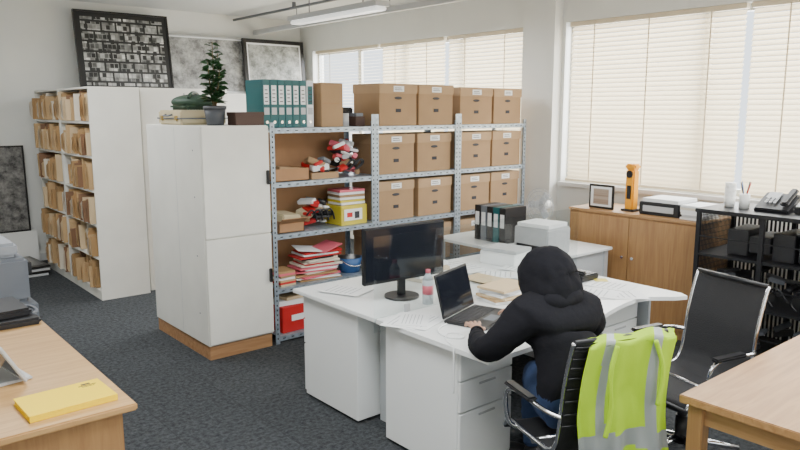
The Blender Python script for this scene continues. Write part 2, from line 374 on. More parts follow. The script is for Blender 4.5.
# ---------------------------------------------------------------- metal shelving
SX=[2.80,3.82,4.84,5.82]; SY0,SY1=4.89,5.34
LV=[.06,.46,.905,1.325,1.755]
b=B()
for i,x in enumerate(SX):
    for y in (SY0,SY1):
        s_=1 if y==SY0 else -1
        xs=[x] if i in(0,3) else [x-.02,x+.02]
        for xx in xs:
            b.bx(xx-.019,xx+.019,y-.001,y+.002,0,1.80 if i in (0,3) else 1.86,GALV)
            b.bx(xx-.0015,xx+.0015,min(y,y+s_*.035),max(y,y+s_*.035),0,1.80,GALV)
            if y==SY0:
                for j in range(44):
                    b.bx(xx-.005,xx+.005,y-.003,y-.0012,.04+j*.04,.055+j*.04,SLOT)
for i in range(3):
    xa,xb=SX[i]+.021,SX[i+1]-.021
    for z in LV:
        b.bx(xa,xb,SY0+.012,SY1-.012,z-.008,z,GALV)
        b.bx(xa,xb,SY0+.003,SY0+.011,z-.04,z,GALV); b.bx(xa,xb,SY1-.011,SY1-.003,z-.04,z,GALV)
        for j in range(12):
            xx=xa+(xb-xa)*(j+.5)/12; b.bx(xx-.012,xx+.012,SY0+.0015,SY0+.003,z-.024,z-.016,SLOT)
b.done('metal_shelving_unit')
b=B()
for (za,zb) in ((.065,.415),(.465,.86),(.91,1.28),(1.33,1.71)):
    b.bx(SX[0]+.03,SX[1]-.03,SY1-.024,SY1-.016,za,zb,CARDD)
b.done('cardboard_backing_sheets')
# archive boxes
def arch(w,d,h,name):
    b=B(); b.bx(-w/2,w/2,0,d,0,h-.05,CARD,bev=.003); b.bx(-w/2-.006,w/2+.006,-.008,d+.006,h-.085,h,CARDL,bev=.004)
    b.sph((0,-.0005,h-.125),(.045,.003,.013),SLOT,u=12,v=6)
    b.bx(-.06,.06,-.010,-.0085,h-.07,h-.02,PAPER)
    for k_ in range(2): b.bx(-.045,.03+.01*k_,-.011,-.010,h-.04-k_*.016,h-.035-k_*.016,INK)
    b.bx(-.03,.03,-.003,-.0005,h-.25,h-.22,INK)
    return b.mesh(name)
A1=arch(.43,.37,.355,'archive_box'); A2=arch(.435,.38,.37,'archive_box_top')
for lvl in (.06,.46,.905,1.325):
    for i in (1,2):
        for k_ in (0,1):
            inst(A1,'archive_box',(SX[i]+.265+k_*.475+random.uniform(-.01,.01),SY0+.02+random.uniform(0,.03),lvl+.001),random.uniform(-.02,.02))
inst(A2,'archive_box',(4.10,SY0+.02,1.757)); inst(A2,'archive_box',(4.57,SY0+.03,1.757)); 
inst(A1,'archive_box',(5.09,SY0+.01,1.757),-.04); inst(A1,'archive_box',(5.56,SY0+.02,1.757),.03)
# lever arch files on top
b=B(); x=2.80
for i in range(7):
    w=.068; y=5.02
    b.bx(x,x+w-.003,y,y+.28,1.757,2.135,TEAL if i!=6 else PAPER,bev=.002)
    b.bx(x+.010,x+w-.013,y-.002,y,1.94,2.09,PAPER if i!=6 else TEAL); b.bx(x+.010,x+w-.013,y-.002,y,1.86,1.915,GREYL); b.cyl((x+w/2,y-.003,1.80),(x+w/2,y,1.80),.012,CHROME,seg=12)
    for q in range(4): b.bx(x+.018,x+w-.022-.004*(q%2),y-.003,y-.002,1.96+q*.03,1.967+q*.03,INK)
    x+=w
b.done('lever_arch_files')
b=B(); b.bx(3.31,3.53,4.96,5.28,1.757,2.12,CARD,bev=.003); b.bx(3.305,3.535,5.11,5.13,1.757,2.123,TAN); b.bx(3.32,3.52,4.958,4.96,1.95,1.955,CARDD); b.done('cardboard_box')
b=B(); b.cyl((3.60,5.04,1.757),(3.60,5.04,1.87),.04,GREYL); b.cyl((3.60,5.04,1.87),(3.60,5.04,1.885),.042,BLACK); b.done('tin_can')
b=B(); b.bx(3.68,3.78,4.98,5.11,1.757,1.84,SHOE,bev=.004); b.bx(3.69,3.77,4.99,5.10,1.841,1.87,GREYP,bev=.004); b.done('small_boxes')
b=B(); b.bx(3.56,3.80,5.18,5.30,1.757,1.92,BLACK,bev=.01); b.cyl((3.63,5.178,1.84),(3.63,5.18,1.84),.04,GREYP); b.done('radio')
# shelf clutter, first bay
def tray(x0,x1,y0,y1,z,h,m,lid=False):
    b=B(); t=.006
    b.bx(x0,x1,y0,y1,z,z+t,m); b.bx(x0,x1,y0,y0+t,z,z+h,m); b.bx(x0,x1,y1-t,y1,z,z+h,m); b.bx(x0,x0+t,y0,y1,z,z+h,m); b.bx(x1-t,x1,y0,y1,z,z+h,m)
    if lid: b.box(((x0+x1)/2,y0-.03,z+h+.0),((x1-x0),.08,t),m,rot=(-.6,0,0))
    return b
S3=LV[3]+.002; S2=LV[2]+.002; S1=LV[1]+.002; S0=LV[0]+.002
b=tray(2.84,3.16,4.93,5.25,S3,.10,CARDD); b.box((3.0,5.08,S3+.08),(.26,.26,.06),CARD,rot=(0,.1,.1)); b.done('open_cardboard_tray')
random.seed(11)
def junk(x0,x1,y0,y1,z,n,cols,hmax=.09):
    b=B(); 
    for i in range(n):
        sx=random.uniform(.05,.16); sy=random.uniform(.05,.18); sz=random.uniform(.015,.05)
        x=random.uniform(x0+sx/2,x1-sx/2); y=random.uniform(y0+sy/2,y1-sy/2); f_=i/n; zz=z+.035+f_*hmax
        c_=random.choice(cols); q=random.random()
        if q<.65: b.box((x,y,zz),(sx,sy,sz),c_,rot=(random.uniform(-.3,.3),random.uniform(-.4,.4),random.uniform(-.6,.6)),bev=.006)
        elif q<.85: 
            a=random.uniform(-1,1); v=Vector((math.cos(a)*sx*.5,math.sin(a)*.05,random.uniform(-.02,.03))); p=Vector((x,y,zz)); b.cyl(p-v,p+v,.022,c_,seg=14)
        else: b.sph((x,y,zz),(sx*.35,sy*.3,sz*.7),c_,u=12,v=8)
    return b
b=junk(3.2,3.44,4.95,5.2,S3,12,[RED,BLACK,CARDD,GREYP,CARD,PAPER],.12); b.bx(3.19,3.46,4.94,5.22,S3,S3+.05,CARD); b.done('pile_of_packaging')
b=junk(3.46,3.76,4.93,5.2,S3,30,[PAPER,BLACK,PINK,GREYL,RED,BLACK,CARD,BLACK],.26)
for i in range(5):
    a=Vector((random.uniform(3.5,3.65),4.93,S3+.1)); b.tube([a,a+Vector((.05,-.01,.06)),a+Vector((.1,.0,.02)),a+Vector((.03,.02,-.04))],.006,BLACK,smooth_path=2)
b.done('pile_of_cables_and_gadgets')
b=tray(2.86,3.10,4.93,5.25,S2,.10,CARDD,True); b.box((2.98,5.05,S2+.1),(.2,.2,.10),TAN,rot=(.1,.1,.2),bev=.01); b.done('open_cardboard_tray')
b=junk(3.13,3.44,4.94,5.2,S2,26,[TAN,BLACK,PAPER,CARDD,GREYP,RED,BLACK,CARD],.20)
for i in range(4):
    a=Vector((3.15+i*.06,4.97,S2+.12)); b.tube([a,a+Vector((.04,-.02,.05)),a+Vector((.09,.0,.0)),a+Vector((.1,.0,-.06))],.008,BLACK,smooth_path=2)
b.done('pile_of_tools')
b=B()
YP=mat('yellow_card',(.66,.54,.05),.5)
b.box((3.61,5.05,S2+.085),(.29,.24,.17),YP,rot=(0,0,.05),bev=.004); b.box((3.60,4.925,S2+.09),(.20,.004,.10),PAPER,rot=(0,0,.05)); b.box((3.56,4.921,S2+.09),(.06,.003,.04),RED,rot=(0,0,.05)); b.box((3.64,4.922,S2+.085),(.05,.003,.06),INK,rot=(0,0,.05))
for i in range(6): b.box((3.61+random.uniform(-.01,.01),5.05,S2+.185+i*.022),(.26,.2,.02),[PAPER,YP,PAPER,CARD,PAPER,PINK][i],rot=(0,0,random.uniform(-.12,.12)))
b.done('yellow_storage_carton')
b=B()
z=S1
for i in range(16):
    th=random.uniform(.008,.018); b.box((3.27+random.uniform(-.04,.04),5.05,z+th/2),(random.uniform(.28,.42),.21,th),random.choice([RED,PAPER,BLACK,PAPER,MAN[1],PINK,MAN[4],RED]),rot=(random.uniform(0,.03),random.uniform(-.03,.03),random.uniform(-.15,.15))); z+=th+.003
b.box((3.35,5.0,z+.02),(.26,.18,.006),PINK,rot=(.1,-.15,.3)); b.box((3.18,5.02,z+.02),(.22,.18,.006),PAPER,rot=(.1,.12,-.2))
b.done('stack_of_document_wallets')
b=B(); z=S1
for i in range(7):
    th=.018; b.box((2.93,5.03,z+th/2),(.15,.2,th),[TAN,RED,MAN[0],PAPER,CARD,PINK,MAN[1]][i],rot=(0,0,random.uniform(-.1,.1))); z+=th
b.done('stack_of_envelopes')
b=B(); b.cyl((3.65,5.06,S1),(3.65,5.06,S1+.13),.09,BLUE,r2=.115,seg=28); b.cyl((3.65,5.06,S1+.13),(3.65,5.06,S1+.132),.105,BLACK,seg=28)
b.tube([(3.54,5.03,S1+.12),(3.56,4.96,S1+.08),(3.65,4.93,S1+.06),(3.74,4.96,S1+.08),(3.76,5.03,S1+.12)],.005,CHROME,smooth_path=2); b.done('blue_bucket')
b=B(); b.box((3.02,5.05,S0+.11),(.3,.22,.22),RED,bev=.004,rot=(0,0,.04)); b.box((3.02,4.935,S0+.12),(.12,.004,.05),PAPER,rot=(0,0,.04)); b.box((3.0,5.05,S0+.245),(.26,.18,.04),PAPER,rot=(0,0,-.1)); b.box((3.03,5.05,S0+.28),(.22,.16,.025),MAN[2],rot=(0,0,.15)); b.done('red_box')
b=junk(3.25,3.72,4.95,5.2,S0,12,[CARD,BLACK,PAPER,GREYP],.15); b.done('pile_of_spare_parts')
# ---------------------------------------------------------------- desks
DZ=.73
b=B(); poly=[(2.37,3.035),(2.37,2.17),(2.9,2.17)]
for i in range(9):
    u=i/8; x=2.9+u*1.0; poly.append((x,2.17+.16*(math.sin((u-.5)*math.pi)*.5+.5)))
poly+=[(4.0,2.30),(4.12,2.20),(4.20,2.16),(4.24,2.22),(4.24,3.035)]
b.prism(poly,DZ-.025,DZ,DESKW)
b.bx(2.56,2.585,3.0,3.034,0,DZ-.026,DESKW)
b.bx(2.82,4.14,2.995,3.015,.25,DZ-.026,DESKP)
b.bx(4.16,4.185,2.4,3.02,0,DZ-.026,DESKP)
b.done('white_desk')
b=B(); b.bx(2.37,4.24,3.046,3.93,DZ-.025,DZ,DESKW,bev=.003); b.bx(2.56,2.585,3.048,3.24,0,DZ-.026,DESKP); b.bx(2.59,4.15,3.06,3.08,.25,DZ-.026,DESKP); b.bx(4.16,4.185,3.06,3.88,0,DZ-.026,DESKP); b.done('white_desk')
def pedestal(loc,rz=0,w=.40,d=.60):
    b=B(); b.bx(-w/2,w/2,.02,d,.02,.703,DESKW,bev=.003)
    for (z0_,z1_) in ((.04,.36),(.37,.53),(.54,.70)):
        b.bx(-w/2+.004,w/2-.004,0,.019,z0_,z1_,DESKW,bev=.002); b.bx(-.06,.06,-.006,0,z1_-.035,z1_-.025,GREYL)
    b.cyl((w/2-.05,-.004,.65),(w/2-.05,0,.65),.009,CHROME,seg=12)
    for sx in (-1,1):
        for sy in (.07,d-.05): b.cyl((sx*(w/2-.04),sy,0),(sx*(w/2-.04),sy,.03),.02,BLACK,seg=10)
    b.done('desk_pedestal_drawers',loc,rz)
pedestal((2.61,2.40,0)); pedestal((3.93,2.46,0),d=.5)
pedestal((2.61,3.87,0),math.pi)
b=B(); b.bx(2.36,4.24,3.037,3.043,DZ-.08,1.20,ACRYL)
for x in (2.6,3.3,4.0): b.bx(x-.02,x+.02,3.029,3.0365,DZ+.002,DZ+.05,GREYL)
b.done('acrylic_desk_divider')
# monitor
def monitor(loc,rz,w=.56,h=.34):
    b=B(); z0=.12
    b.bx(-w/2,w/2,-.012,.02,z0,z0+h,BLACK,bev=.006); b.bx(-w/2+.012,w/2-.012,-.0135,-.012,z0+.02,z0+h-.012,SCREEN)
    b.bx(-.10,.10,.02,.045,z0+.06,z0+h-.06,BLACK,bev=.01)
    b.bx(-.025,.025,.02,.05,.012,z0+.12,BLACK,bev=.004); b.cyl((0,.03,0),(0,.03,.014),.11,BLACK,seg=32)
    b.done('computer_monitor',loc,rz)
monitor((2.79,3.28,DZ+.001),math.radians(-4),w=.62,h=.35)
# far side table with mixed things
b=B(); b.bx(4.4,5.25,3.4,4.75,DZ-.025,DZ,DESKW,bev=.003); 
for x in (4.45,5.2):
    for y in (3.45,4.7): b.bx(x-.025,x+.025,y-.025,y+.025,0,DZ-.026,GREYL)
b.bx(4.47,5.18,3.44,3.46,.3,DZ-.026,DESKP)
b.done('white_side_table')
# laptop
b=B(); w,d=.385,.26
b.bx(-w/2,w/2,-d,0,.0,.018,BLACK,bev=.004)
KEY=mat('laptop_keys',(.03,.03,.035),.5); 
for i in range(5):
    for j in range(13): b.bx(-.17+j*.0262,-.17+j*.0262+.022,-.045-i*.026,-.045-i*.026+.021,.018,.0205,KEY)
b.bx(-.06,.05,-.24,-.175,.018,.0186,GREYP)
th=math.radians(14); 
b.box((0,.004+math.sin(th)*.125,.02+math.cos(th)*.125),(w,.009,.25),BLACK,rot=(-th,0,0),bev=.003)
b.box((0,-.002+math.sin(th)*.127,.02+math.cos(th)*.127),(w-.02,.002,.225),SCREEN,rot=(-th,0,0))
b.done('laptop',(2.79,2.79,DZ+.001),math.radians(18))
b=B(); b.tube([(2.60,2.70,DZ+.008),(2.52,2.68,DZ+.006),(2.46,2.62,DZ+.006),(2.44,2.52,DZ+.006),(2.50,2.46,DZ+.006),(2.55,2.52,DZ+.006),(2.50,2.60,DZ+.006),(2.40,2.50,DZ+.006),(2.38,2.42,DZ+.006),(2.36,2.40,DZ+.004),(2.355,2.39,DZ-.05),(2.355,2.39,.5)],.0045,PAPER,smooth_path=2,seg=6); b.done('charging_cable')
# water bottle
b=B(); b.cyl((0,0,0),(0,0,.15),.034,WATER); b.cyl((0,0,.15),(0,0,.19),.034,WATER,r2=.013); b.cyl((0,0,.19),(0,0,.212),.015,PINK); b.cyl((0,0,.06),(0,0,.115),.0345,PINK); b.done('water_bottle',(2.815,3.09,DZ+.001))
# papers
INKL=mat('print_grey',(.45,.46,.48),.8)
def papers(name,items,z=DZ+.001):
    b=B(); 
    for k_,(x,y,r,w,h,m) in enumerate(items):
        b.box((x,y,z+.001+.0022*k_),(w,h,.0016),m,rot=(0,0,r))
        if m is PAPER:
            c,s_=math.cos(r),math.sin(r)
            for q in range(6):
                v=h*.35-q*h*.12; b.box((x-s_*v,y+c*v,z+.0022+.0022*k_),(w*.75,h*.025,.0006),INKL,rot=(0,0,r))
    b.done(name)
papers('printed_papers',[(2.49,2.90,.45,.297,.21,PAPER),(2.54,2.84,.35,.297,.21,PAPER),(2.52,2.88,.75,.24,.17,PAPER)])
papers('printed_papers',[(3.3,2.55,.2,.21,.297,PAPER),(3.45,2.55,-.2,.3,.21,MAN[2]),(3.6,2.6,.1,.21,.297,PAPER),(3.62,2.84,.5,.21,.297,PAPER),(3.48,2.82,.9,.21,.297,PAPER)])
papers('printed_papers',[(3.92,2.48,.9,.3,.30,PAPER),(4.05,2.62,.2,.21,.297,PAPER),(3.80,2.58,.4,.21,.297,PAPER)])
papers('sticky_notes',[(3.82,2.78,.3,.09,.09,YP),(3.74,2.74,.8,.09,.09,YP),(4.12,2.75,.8,.09,.09,YP)])
papers('printed_papers',[(3.25,3.35,.2,.3,.21,PAPER),(3.45,3.5,-.3,.3,.42,PAPER),(3.3,3.75,.1,.3,.21,MAN[4]),(2.6,3.65,.4,.21,.3,PAPER),(3.7,3.3,.7,.21,.3,PAPER),(3.65,3.65,-.1,.3,.42,PAPER),(3.95,3.3,.3,.21,.3,PAPER),(3.5,3.25,.1,.21,.3,MAN[2])])
b=B(); z=DZ+.001
for i in range(6):
    b.box((3.26,2.86,z+.008),(.30,.21,.014),[PAPER,MAN[0],MAN[2],PAPER,GREYL,MAN[2]][i],rot=(0,0,random.uniform(-.3,.3))); z+=.015
b.done('stack_of_files')
b=B(); z=DZ+.001
for i in range(4):
    b.box((3.25,3.62,z+.014),(.30,.23,.026),[MAN[4],PAPER,MAN[2],PAPER][i],rot=(0,0,random.uniform(-.3,.3))); z+=.028
b.done('stack_of_files')
b=B(); 
b.box((4.05,3.55,DZ+.051),(.25,.32,.10),PAPER,rot=(0,0,.1),bev=.004); b.box((4.05,3.55,DZ+.115),(.24,.3,.025),GREYL,rot=(0,0,.2),bev=.003); b.done('paper_ream')
b=B(); b.box((4.05,2.88,DZ+.025),(.20,.19,.045),BLACK,bev=.008); b.box((3.99,2.88,DZ+.062),(.05,.2,.03),BLACK,bev=.012); 
for i in range(4):
    for j in range(3): b.box((4.06+j*.022,2.83+i*.022,DZ+.05),(.015,.015,.006),GREYL)
b.done('desk_telephone')
b=B(); b.cyl((3.84,2.92,DZ+.001),(3.84,2.92,DZ+.10),.04,WHITE,seg=24); b.cyl((3.84,2.92,DZ+.1),(3.84,2.92,DZ+.101),.035,SOIL); b.tube([(3.88,2.92,DZ+.08),(3.905,2.92,DZ+.075),(3.905,2.92,DZ+.035),(3.88,2.92,DZ+.03)],.006,WHITE,smooth_path=1); b.done('coffee_mug')
b=B(); b.box((4.6,3.65,DZ+.111),(.3,.35,.22),GREYL,bev=.01); b.box((4.6,3.65,DZ+.238),(.28,.3,.03),PAPER,rot=(0,0,.1)); b.box((4.449,3.65,DZ+.06),(.01,.28,.04),BLACK); b.done('desktop_printer')
b=B()
for i in range(5): b.box((4.75,4.1+i*.075,DZ+.16),(.28,.07,.315),[BLACK,TEAL,BLACK,GREYP,BLACK][i],bev=.003); b.box((4.75-.141,4.1+i*.075,DZ+.2),(.002,.045,.12),PAPER)
b.done('lever_arch_files')
# ---------------------------------------------------------------- right wooden cabinet
wx0,wx1,wy0,wy1,wz=5.42,5.95,2.72,3.98,1.0
b=B(); b.bx(wx0,wx1,wy0,wy1,0,wz-.02,OAKZ); b.bx(wx0-.015,wx1,wy0-.01,wy1+.01,wz-.02,wz+.005,OAKY,bev=.003)
ymid=(wy0+wy1)/2
for (a,c) in ((wy0+.01,ymid-.003),(ymid+.003,wy1-.01)):
    b.bx(wx0-.016,wx0-.001,a,c,.07,wz-.03,OAKZ,bev=.002)
for y in (ymid-.05,ymid+.05): b.cyl((wx0-.03,y,.62),(wx0-.016,y,.62),.013,CHROME,seg=12)
b.done('oak_cupboard')
wz+=.006
b=B(); b.box((0,0,.185),(.09,.085,.37),ORANGE,bev=.012); b.box((0,0,.395),(.10,.105,.05),ORANGE,bev=.014)
b.cyl((-.053,0,.33),(-.045,0,.33),.032,BLACK,seg=24); b.box((-.047,0,.17),(.006,.04,.12),BLACK,bev=.002); b.box((0,0,.01),(.13,.13,.02),BLACK,bev=.004)
b.done('orange_work_lamp',(5.60,3.46,wz))
b=B(); b.bx(0,.015,-.13,.13,0,.22,PF,bev=.003); b.bx(-.002,0,-.11,.11,.02,.20,PAPER); b.bx(-.004,-.002,-.08,.08,.04,.18,aerial('family_photo',9,(.2,.12,.08),(.6,.5,.4),'n')); b.box((.06,0,.09),(.005,.06,.19),PF,rot=(0,-.5,0)); b.done('photo_frame',(5.52,3.72,wz))
b=B(); b.bx(5.50,5.85,2.95,3.32,wz,wz+.11,BLACK,bev=.006); b.bx(5.52,5.83,2.97,3.30,wz+.11,wz+.14,PAPER); b.bx(5.494,5.50,3.0,3.28,wz+.03,wz+.08,GREYL)
b.done('document_tray')
b=B(); z=wz
for i in range(6): b.box((5.62,2.83,z+.010),(.3,.18,.018),[PAPER,GREYL,PAPER,PAPER,MAN[4],PAPER][i],rot=(0,0,random.uniform(-.1,.1))); z+=.02
b.done('stack_of_files')
# desk fan
b=B(); b.cyl((0,0,0),(0,0,.03),.11,WHITE,seg=28); b.cyl((0,0,.03),(0,0,.26),.015,WHITE); b.cyl((.04,0,.32),(-.06,0,.32),.04,WHITE)
for r_ in (.05,.09,.13,.155):
    b.tube([(-.09,math.cos(a*math.pi/12)*r_,.32+math.sin(a*math.pi/12)*r_) for a in range(25)],.003,GREYL,seg=5)
for a in range(12):
    b.cyl((-.09,0,.32),(-.09,math.cos(a*math.pi/6)*.155,.32+math.sin(a*math.pi/6)*.155),.002,GREYL,seg=5)
for a in range(3):
    an=a*2.094; b.box((-.07,math.cos(an)*.07,.32+math.sin(an)*.07),(.004,.11,.06),GREYL,rot=(an,0,.3))
b.done('desk_fan',(5.08,4.0,DZ+.001))
# ---------------------------------------------------------------- black mesh rack
bx0,bx1,by0,by1,bz=5.15,5.75,1.15,2.62,1.16
b=B()
for x in (bx0,bx1-.03):
    for y in (by0,by0+.48,by0+.97,by1-.03): b.bx(x,x+.03,y,y+.03,0,bz-.03,BLACKM)
b.bx(bx0-.01,bx1,by0-.01,by1+.01,bz-.03,bz,BLACKM,bev=.004)
for z in (.08,.45,.80): b.bx(bx0+.01,bx1-.01,by0+.01,by1-.01,z,z+.02,BLACKM)
for i in range(46):
    y=by0+.03+i*(by1-by0-.06)/45; b.bx(bx1-.012,bx1-.008,y-.008,y+.008,.05,bz-.03,BLACKM)
for i in range(26):
    x=bx0+.02+i*.0222; b.bx(x-.004,x+.004,by1-.012,by1-.008,.05,bz-.03,BLACKM)
for i in range(26):
    z=.1+i*.04; b.bx(bx0+.02,bx1-.02,by1-.012,by1-.008,z-.002,z+.002,BLACKM)
for z in (.25,.62,.95): b.bx(bx0+.004,bx0+.012,by0+.02,by1-.02,z-.004,z+.004,BLACKM)
b.done('black_mesh_rack')
random.seed(5)
b=junk(bx0+.05,bx1-.08,by0+.1,by1-.1,.475,30,[BLACK,GREYP,BLACK,BLACK],.20)
for i in range(8):
    a=Vector((bx0+.06,by0+.15+i*.16,.55)); b.tube([a,a+Vector((-.02,.08,.12)),a+Vector((.02,.16,.0)),a+Vector((0,.1,-.05))],.006,BLACK,smooth_path=2)
b.done('pile_of_network_equipment')
b=B()
for i in range(7): b.box((5.42,1.33+i*.17,.823+.10),(.35,.15,[.2,.14,.2,.17,.2,.12,.19][i]),[BLACK,GREYP,BLACK,BLACK,BLACK,BLACK,BLACK][i],rot=(0,0,random.uniform(-.06,.06)),bev=.005)
b.done('router_boxes')
b=junk(bx0+.05,bx1-.08,by0+.1,by1-.1,.105,22,[BLACK,GREYP,BLACK,BLACK],.2); b.done('pile_of_spare_parts')
bz+=.001
b=B()
for i in range(4): b.cyl((0,0,i*.035),(0,0,i*.035+.08),.035,WHITE,r2=.042,seg=20)
b.done('stack_of_paper_cups',(5.42,2.50,bz))
b=B(); b.cyl((0,0,0),(0,0,.11),.038,WHITE,seg=20); 
for i,(c_,dx_,dy_) in enumerate(((BLUE,.02,.03),(BLACK,-.02,.02),(RED,.0,-.03),(BLACK,.03,-.01))): b.cyl((dx_*.4,dy_*.4,.10),(dx_*1.3,dy_*1.3,.20),.004,c_,seg=6)
b.done('pen_pot',(5.40,2.38,bz))
b=B(); b.box((0,0,.055),(.24,.24,.05),BLACK,rot=(0,-.45,0),bev=.008); b.box((.0,-.08,.11),(.22,.055,.035),BLACK,rot=(0,-.45,0),bev=.012); b.box((.04,.04,.115),(.08,.09,.004),GREYL,rot=(0,-.45,0))
for i in range(4):
    for j in range(3): b.box((-.05+i*.022,.0+j*.03,.072+i*.0105),(.015,.02,.006),GREYL,rot=(0,-.45,0))
b.bx(-.1,.1,-.1,.1,0,.02,BLACK)
b.done('desk_telephone',(5.42,2.15,bz+.0))
b=B(); b.bx(-.12,.12,-.16,.16,0,.05,BLACK,bev=.006); b.bx(-.11,.11,-.15,.15,.051,.06,PAPER); b.done('document_tray',(5.5,1.86,bz))
b=B(); b.bx(-.16,.16,-.2,.2,0,.16,BLACK,bev=.012); b.bx(-.12,.13,-.16,.16,.16,.19,GREYP,bev=.01); b.bx(-.2,-.1,-.12,.12,.03,.04,PAPER); b.done('desktop_printer',(5.48,1.45,bz))
# ---------------------------------------------------------------- right table
b=B(); tx0,tx1,ty0,ty1=2.68,4.5,.55,1.385
b.bx(tx0,tx1,ty0,ty1,DZ-.035,DZ,OAK,bev=.004)
b.bx(tx0+.05,tx1-.05,ty1-.07,ty1-.05,DZ-.12,DZ-.036,OAK); b.bx(tx0+.05,tx1-.05,ty0+.05,ty0+.07,DZ-.12,DZ-.036,OAK); b.bx(tx0+.05,tx0+.07,ty0+.07,ty1-.07,DZ-.12,DZ-.036,OAKY)
for x in (tx0+.06,tx1-.06):
    for y in (ty0+.06,ty1-.06): b.box((x,y,(DZ-.036)/2),(.065,.065,DZ-.036),OAKZ,bev=.004)
b.done('oak_table')
# ---------------------------------------------------------------- left desk
b=B(); lx0,lx1,ly0,ly1=-.7,.92,2.745,4.66
b.bx(lx0,lx1,ly0,ly1,DZ-.03,DZ,OAKL,bev=.006)
b.bx(lx0+.03,lx1-.05,ly0+.04,ly0+.065,0,DZ-.031,OAKZ); b.bx(lx0+.03,lx1-.05,ly1-.065,ly1-.04,0,DZ-.031,OAKZ)
b.bx(lx0+.03,lx0+.055,ly0+.066,ly1-.066,.2,DZ-.031,OAKZ)
b.done('oak_desk')
yn=D.objects.new('yellow_notebook',None); COL.objects.link(yn); yn.location=(.70,2.935,DZ+.001); yn.rotation_euler=(0,0,.04)
b=B(); b.bx(-.165,.165,-.115,.115,.0,.004,YEL,bev=.001); b.bx(-.165,.165,-.115,.115,.022,.026,YEL,bev=.001); b.bx(-.165,.165,-.115,-.110,.004,.022,YEL); b.bx(-.16,.16,-.109,.11,.0045,.0215,YEL); b.done('cover',parent=yn)
b=B(); b.bx(.07,.14,.060,.066,.0261,.0266,INK); b.bx(.08,.13,.048,.052,.0261,.0266,INK); b.bx(.085,.12,.072,.086,.0261,.0266,INK); b.done('plain_mark',parent=yn)
b=B(); b.box((-.02,0,.10),(.016,.32,.20),GREYL,rot=(0,-.5,0),bev=.004); b.box((-.0305,0,.105),(.003,.28,.17),SCREEN,rot=(0,-.5,0)); b.box((.0,0,.006),(.14,.22,.012),GREYL,bev=.003); b.done('tablet_on_stand',(.575,3.40,DZ+.001),.15)
b=B(); b.bx(.50,.90,4.15,4.56,DZ+.001,DZ+.04,BLACK,bev=.012); b.box((.70,4.36,DZ+.065),(.32,.30,.05),BLACK,bev=.015,rot=(.05,0,.1)); b.tube([(.88,4.25,DZ+.04),(.915,4.3,DZ+.04),(.915,4.42,DZ+.04),(.88,4.46,DZ+.04)],.009,GREYP,smooth_path=1); b.done('black_laptop_bag')
b=B(); b.bx(-.3,1.02,4.75,5.4,0,.70,GREYP,bev=.005)
for y in (.23,.47): b.bx(1.02,1.024,4.78,5.37,y,y+.006,SLOT)
b.done('low_storage_cabinet')
b=B(); b.bx(.45,1.0,4.84,5.36,.701,.98,GREYP,bev=.02); b.bx(.50,.96,4.90,5.32,.98,1.07,mat('mid_grey_plastic',(.30,.32,.35),.5),bev=.02); b.bx(.99,1.012,4.92,5.28,.78,.84,BLACK); b.bx(.98,1.03,4.9,5.0,.86,.94,BLACK,bev=.004); b.done('office_printer')
